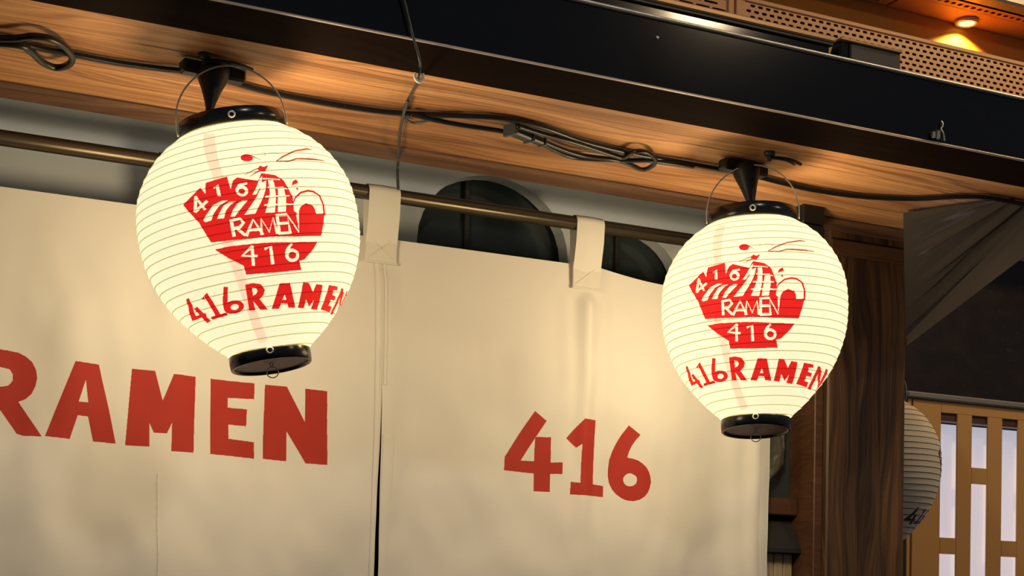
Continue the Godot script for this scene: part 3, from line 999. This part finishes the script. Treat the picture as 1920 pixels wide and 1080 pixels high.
func lantern(label: String, at: Vector3, up: Vector3, turn: float, size: Vector3, lit: bool) -> Node3D:
	var o := base("paper_lantern", at)
	tag(o, label, "lantern", "round paper lanterns printed 416RAMEN")
	var x := up.cross(Vector3.BACK).normalized()
	var facing := atan2(-at.x, -at.z)   # towards the lane, where the print and the bail face
	o.basis = Basis(x, up, x.cross(up)).scaled_local(size)
	var turns := 25.0
	var low := 0.027
	# paper, slightly hollow between the turns of the wire
	var st := mb(true)
	var prof := PackedVector2Array()
	for i in 151:
		var t := i / 150.0
		prof.append(Vector2(paper_radius(t) - 0.0005 * absf(sin(t * turns * PI)), low + t * PAPER_TALL))
	lathe(st, prof, 96, true, turn)
	var shade := build(st, "paper_shade", mats.lit_paper if lit else mats.unlit_paper, o)
	st = mb(true)   # the one long wire, seen through the paper that is glued over it
	var steps := int(turns) * 64
	var ridge: Array = []
	for i in steps + 1:
		var t := float(i) / steps
		var w := t * turns * TAU
		var row := []
		for k in 4:
			var e: float = [-0.0012, -0.0006, 0.0006, 0.0012][k]
			var r: float = paper_radius(t) + [-0.0008, 0.0007, 0.0007, -0.0008][k]
			row.append([Vector3(sin(w) * r, low + t * PAPER_TALL + e, cos(w) * r), Vector2((w - turn) / TAU + 0.5, 1.0 - t - e / PAPER_TALL)])
		ridge.append(row)
	for i in steps:
		for k in 3:
			for j: Vector2i in [Vector2i(0, 0), Vector2i(0, 1), Vector2i(1, 1), Vector2i(0, 0), Vector2i(1, 1), Vector2i(1, 0)]:
				var c: Array = ridge[i + j.x][k + j.y]
				st.set_uv(c[1])
				st.add_vertex(c[0])
	build(st, "rib_wire", mats.lit_rib if lit else mats.unlit_rib, shade)
	# black caps
	st = mb(true)
	st.set_smooth_group(1)
	lathe(st, flat([60, 12, 61, 1, 62, 0, 66, 0, 67, 1, 68, 14, 67, 27, 66, 29]), 56)
	var cap := build(st, "lower_cap", mats.cap, o)
	st = mb(true)
	lathe(st, flat([0, 4, 30, 4, 61, 4]), 40)
	build(st, "cap_base", mats.cap_base, cap)
	rivet(Vector3(0, 0.014, 0.0678), cap, facing)
	var across := Vector3(cos(facing), 0, -sin(facing))   # the lower cap hangs a little askew in the soft paper
	cap.transform = Transform3D(Basis(across, -0.10), Vector3(0, 0.014, 0)).translated_local(Vector3(0, -0.014, 0))
	st = mb(true)
	lathe(st, flat([85, 402, 86.5, 403, 87, 415, 86, 429, 84, 430, 80, 430, 79, 425, 78, 405]), 56)
	var top := build(st, "upper_cap", mats.cap, o)
	rivet(Vector3(0, 0.416, 0.087), top, facing)
	st = mb(true)
	lathe(st, flat([84, 424, 40, 424, 12, 424, 0, 424]), 40)
	build(st, "cap_lid", mats.cap, top)
	# bail and the wire ring below
	st = mb(true)
	var bail := []
	for i in 15:
		var w := PI * i / 14.0
		bail.append(Vector3(-0.089 * cos(w) * (1.0 + 0.06 * sin(w * 2.0) * signf(cos(w))), 0.412 + 0.110 * sin(w), 0.0))
	var path2 := smooth_path(bail, 3)
	var b := mb(true)
	tube(b, path2, 0.0014, 8)
	var handle := build(b, "wire_handle", mats.steel, o)
	handle.rotation.y = facing
	st = mb(true)
	var ring := []
	for i in 12:
		var w := TAU * i / 12.0
		ring.append(Vector3(sin(w) * 0.0095, -0.010 + cos(w) * 0.0095, 0.001))
	tube(st, smooth_path(ring, 2, true), 0.0010, 6, true)
	tube(st, smooth_path([Vector3(0.012, 0.012, 0.004), Vector3(0.004, 0.006, 0.002), Vector3(0, -0.001, 0), Vector3(-0.004, 0.006, -0.002), Vector3(-0.012, 0.012, -0.004)], 3), 0.0010, 6)
	build(st, "ring_hook", mats.steel, o).rotation.y = facing
	if lit:
		var l := OmniLight3D.new()
		l.name = "lantern_light"
		l.light_color = c8(255, 226, 178)
		l.light_energy = 0.175
		l.light_size = 0.05
		l.omni_range = 12.0
		l.omni_attenuation = 2.0
		l.shadow_enabled = true
		l.position = o.transform * Vector3(0, 0.20, 0)
		add_child(l)
	return o

func rivet(at: Vector3, parent: Node3D, facing: float) -> void:
	var st := mb(true)
	var ring := PackedVector3Array()
	for i in 16:
		var w := TAU * i / 16.0
		ring.append(at + Vector3(cos(w) * 0.0048, sin(w) * 0.0048, 0.0005))
	tube(st, ring, 0.0016, 6, true)
	build(st, "rivet", mats.silver, parent).rotation.y = facing

func lantern_arm(far: Node3D) -> void:
	var o := base("lantern_bracket", Vector3(2.5, 2.30, -3.05))
	tag(o, "iron arm behind the post that carries the unlit lantern", "bracket")
	slab("wall_plate", Vector3(-0.02, -0.05, 0.0), Vector3(0.02, 0.05, 0.0102), mats.dark_metal, o)
	var st := mb(true)
	tube(st, smooth_path([Vector3(0, 0, 0.002), Vector3(0.05, 0.015, -0.08), Vector3(0.22, -0.025, -0.235), Vector3(0.252, -0.0465, -0.258)]), 0.006, 8)
	build(st, "arm", mats.dark_metal, o)


# ---------- cables ----------
func cables() -> void:
	var o := base("light_cable", Vector3(1.3, 2.44, -2.63))
	tag(o, "black cable with two lamp holders running along the underside of the eave", "cable")
	var off := o.position
	var st := mb(true)
	var main: Array = [Vector3(-0.090, 2.446, -2.599), Vector3(0.132, 2.446, -2.605), Vector3(0.379, 2.446, -2.635), Vector3(0.449, 2.446, -2.642), Vector3(0.497, 2.446, -2.652), Vector3(0.557, 2.446, -2.654), Vector3(0.619, 2.446, -2.656), Vector3(0.688, 2.446, -2.648), Vector3(0.727, 2.446, -2.641)]
	main += [Vector3(0.798, 2.446, -2.648), Vector3(0.880, 2.446, -2.669), Vector3(0.981, 2.446, -2.675), Vector3(1.070, 2.446, -2.671), Vector3(1.132, 2.446, -2.659), Vector3(1.217, 2.446, -2.625), Vector3(1.300, 2.446, -2.596), Vector3(1.393, 2.446, -2.606), Vector3(1.492, 2.446, -2.640), Vector3(1.596, 2.446, -2.657), Vector3(1.696, 2.446, -2.660), Vector3(1.810, 2.446, -2.661), Vector3(1.886, 2.446, -2.660)]
	main += [Vector3(1.969, 2.446, -2.673), Vector3(2.066, 2.446, -2.685), Vector3(2.161, 2.446, -2.681), Vector3(2.233, 2.446, -2.664), Vector3(2.306, 2.446, -2.631), Vector3(2.373, 2.446, -2.575), Vector3(2.439, 2.446, -2.551), Vector3(2.598, 2.446, -2.556)]
	tube(st, smooth_path(shift(main, off)), 0.0066, 8, false, 0.75)
	build(st, "cable", mats.cable, o)
	st = mb(true)   # the loops that take up the slack
	main = [Vector3(0.380, 2.438, -2.640), Vector3(0.443, 2.438, -2.606), Vector3(0.468, 2.438, -2.582), Vector3(0.496, 2.438, -2.579), Vector3(0.523, 2.438, -2.603), Vector3(0.543, 2.438, -2.645), Vector3(0.544, 2.438, -2.683), Vector3(0.529, 2.438, -2.705), Vector3(0.505, 2.438, -2.691), Vector3(0.476, 2.438, -2.647), Vector3(0.452, 2.438, -2.632), Vector3(0.382, 2.438, -2.655)]
	tube(st, smooth_path(shift(main, off)), 0.0060, 8)
	main = [Vector3(1.364, 2.439, -2.625), Vector3(1.421, 2.439, -2.658), Vector3(1.517, 2.439, -2.695), Vector3(1.591, 2.439, -2.689), Vector3(1.635, 2.439, -2.700), Vector3(1.676, 2.439, -2.718), Vector3(1.679, 2.439, -2.684), Vector3(1.660, 2.439, -2.646), Vector3(1.626, 2.439, -2.618), Vector3(1.601, 2.439, -2.625), Vector3(1.602, 2.439, -2.667), Vector3(1.577, 2.439, -2.665), Vector3(1.477, 2.439, -2.634), Vector3(1.400, 2.439, -2.619), Vector3(1.334, 2.439, -2.600)]
	tube(st, smooth_path(shift(main, off)), 0.0047, 8)
	main = [Vector3(1.139, 2.440, -2.638), Vector3(1.195, 2.440, -2.647), Vector3(1.249, 2.440, -2.648), Vector3(1.330, 2.440, -2.644), Vector3(1.399, 2.440, -2.660), Vector3(1.466, 2.440, -2.697), Vector3(1.525, 2.440, -2.718), Vector3(1.604, 2.440, -2.690), Vector3(1.666, 2.440, -2.662), Vector3(1.754, 2.440, -2.653)]
	tube(st, smooth_path(shift(main, off)), 0.0047, 8)
	build(st, "slack_loop", mats.cable, o)
	# plug joint in the middle
	var joint: Array = [Vector3(1.331, 2.440, -2.619), Vector3(1.410, 2.440, -2.654), Vector3(1.436, 2.440, -2.654), Vector3(1.344, 2.440, -2.598)]
	st = mb()
	var way: Vector3 = (joint[1] - joint[0]).normalized()
	var frame := Transform3D(Basis(way, Vector3.UP, way.cross(Vector3.UP)), joint[0] - off)
	box(st, Vector3(0, -0.012, -0.010), Vector3(0.052, 0.004, 0.012), 0.003, frame)
	build(st, "plug", mats.rubber, o)
	st = mb()
	box(st, Vector3(0.054, -0.010, -0.008), Vector3(0.090, 0.003, 0.010), 0.003, frame)
	build(st, "plug", mats.rubber, o)
	st = mb()
	box(st, Vector3(-0.006, -0.015, -0.014), Vector3(0.001, 0.006, 0.016), 0.001, frame)
	build(st, "clip_band", mats.grey_cord, o)
	st = mb()
	box(st, Vector3(0.0505, -0.014, -0.012), Vector3(0.0555, 0.006, 0.014), 0.001, frame)
	build(st, "clip_band", mats.grey_cord, o)
	st = mb()
	box(st, Vector3(0.090, -0.011, -0.009), Vector3(0.095, 0.004, 0.011), 0.001, frame)
	build(st, "clip_band", mats.grey_cord, o)
	# the two lamp holders: a sleeve on the cable and a rubber cone down to the lantern
	for h: Array in [[Vector3(0.760, 2.435, -2.585), Vector3(0.748, 2.360, -2.562), -1.0], [Vector3(1.842, 2.436, -2.600), Vector3(1.842, 2.350, -2.578), 1.0]]:
		var top: Vector3 = h[0]
		var tip: Vector3 = h[1]
		st = mb(true)
		var ups := (top - tip).normalized()
		var len_ := top.distance_to(tip)
		var sx := ups.cross(Vector3.BACK).normalized()
		var part := mb(true)
		lathe(part, PackedVector2Array([Vector2(0.0, -0.003), Vector2(0.0065, -0.003), Vector2(0.0065, 0.004), Vector2(0.010, len_ * 0.25), Vector2(0.017, len_ * 0.55), Vector2(0.026, len_ * 0.85), Vector2(0.028, len_ * 1.0), Vector2(0.0, len_ + 0.004)]), 20)
		var holder := build(part, "lamp_holder", mats.rubber, o)
		holder.transform = Transform3D(Basis(sx, ups, sx.cross(ups)), tip - off)
		part = mb()
		box(part, Vector3(-0.052, -0.012, -0.013), Vector3(0.058, 0.010, 0.013), 0.004, Transform3D(Basis(Vector3.UP, 0.06), top - off + Vector3(0.0, 0.004, -0.012)))
		build(part, "sleeve", mats.rubber, o)
	# second, thinner cord that comes over the fascia
	var c := base("thin_cord", Vector3(1.13, 2.45, -2.5))
	tag(c, "thin grey cord dropping over the fascia to the curtain tab", "cord")
	off = c.position
	var a: Array = [Vector3(0.985, 2.6145, -2.56), Vector3(0.985, 2.626, -2.47), Vector3(0.99, 2.624, -2.434), Vector3(1.021, 2.585, -2.434), Vector3(1.036, 2.553, -2.434), Vector3(1.051, 2.503, -2.434), Vector3(1.064, 2.466, -2.434)]
	var d: Array = [Vector3(1.074, 2.452, -2.450), Vector3(1.071, 2.436, -2.450)]
	var e: Array = [Vector3(1.097, 2.448, -2.524), Vector3(1.117, 2.448, -2.606), Vector3(1.136, 2.448, -2.664), Vector3(1.164, 2.448, -2.700), Vector3(1.185, 2.448, -2.691), Vector3(1.207, 2.448, -2.648), Vector3(1.255, 2.448, -2.614), Vector3(1.316, 2.448, -2.607)]
	st = mb(true)
	tube(st, smooth_path(shift(a + d + e, off)), 0.0022, 7)
	var f: Array = [Vector3(1.108, 2.441, -2.581), Vector3(1.130, 2.441, -2.650), Vector3(1.166, 2.441, -2.751), Vector3(1.208, 2.441, -2.854)]
	var g: Array = [Vector3(1.252, 2.453, -2.962)]
	var i2: Array = [Vector3(1.256, 2.430, -2.972), Vector3(1.258, 2.403, -2.972)]
	tube(st, smooth_path(shift(f + g + i2, off)), 0.0030, 7)
	build(st, "cord", mats.grey_cord, c)
	st = mb(true)
	var u: Array = [Vector3(1.065, 2.443, -2.450), Vector3(1.065, 2.434, -2.450), Vector3(1.072, 2.429, -2.450), Vector3(1.079, 2.435, -2.450), Vector3(1.079, 2.444, -2.450)]
	tube(st, smooth_path(shift(u, off)), 0.0026, 7)
	build(st, "white_clip", mats.white_plastic, c).set_meta("label", "white plastic clip")

func shift(p: Array, off: Vector3) -> Array:
	var out := []
	for q: Vector3 in p:
		out.append(q - off)
	return out


# ---------- odds and ends ----------
func small_things() -> void:
	# bolts with wire that hold the cable up over each lantern
	for h: Array in [[Vector3(0.740, 2.446, -2.566), "dark wire tie and bolt over the crooked lantern"], [Vector3(1.856, 2.446, -2.542), "dark wire tie and bolt over the straight lantern"]]:
		var o := base("hanging_bolt", h[0])
		tag(o, h[1], "hook", "bolts in the soffit above the lanterns")
		var st := mb(true)
		lathe(st, flat([0, 8, 11, 8, 11, 2, 8, 0, 5, -1, 4, -9, 0, -10]), 16)
		build(st, "bolt", mats.dark_metal, o)
		st = mb(true)
		tube(st, smooth_path([Vector3(0, -0.003, 0), Vector3(0.02, -0.002, 0.006), Vector3(0.05, -0.001, 0.004), Vector3(0.085, 0.0, -0.012)]), 0.0032, 6)
		tube(st, smooth_path([Vector3(0, -0.005, 0.004), Vector3(0.022, -0.006, 0.012), Vector3(0.05, -0.004, 0.0), Vector3(0.075, 0.0, -0.02)]), 0.0022, 6)
		build(st, "wire_tie", mats.rubber, o)
	var j := base("junction_box", Vector3(2.166, 2.386, -2.83))
	tag(j, "small black box under the soffit beside the straight lantern's bail", "box")
	slab("case", Vector3(-0.030, 0.028, -0.03), Vector3(0.030, 0.067, 0.03), mats.rubber, j, 0.003)
	slab("lid", Vector3(-0.030, 0.0, -0.028), Vector3(0.030, 0.0265, 0.030), mats.rubber, j, 0.003)
	var s := base("clamp", Vector3(2.186, 2.501, -2.440))
	tag(s, "small bent metal clamp sitting on the fascia lip at the right", "clamp")
	var st := mb(true)
	tube(st, smooth_path([Vector3(0.018, 0.0, 0.003), Vector3(0.012, 0.012, 0.006), Vector3(0.006, 0.020, 0.006), Vector3(0.012, 0.030, 0.004), Vector3(0.010, 0.038, 0.002)]), 0.0018, 6)
	build(st, "wire", mats.steel, s)
	st = mb()
	box(st, Vector3(-0.016, 0.0, 0.0), Vector3(-0.008, 0.013, 0.008), 0.002)
	box(st, Vector3(-0.005, 0.0, 0.0), Vector3(0.004, 0.017, 0.008), 0.002)
	build(st, "jaw", mats.grey_metal, s)
	st = mb(true)
	lathe(st, flat([0, 2, 2, 2, 3, 1, 3, 0]), 12)
	var screw := build(st, "fascia_screw", mats.silver)
	screw.transform = Transform3D(Basis(Vector3.RIGHT, PI / 2), Vector3(1.533, 2.584, -2.441))
	tag(screw, "tiny bright screw head in the black fascia", "screw")
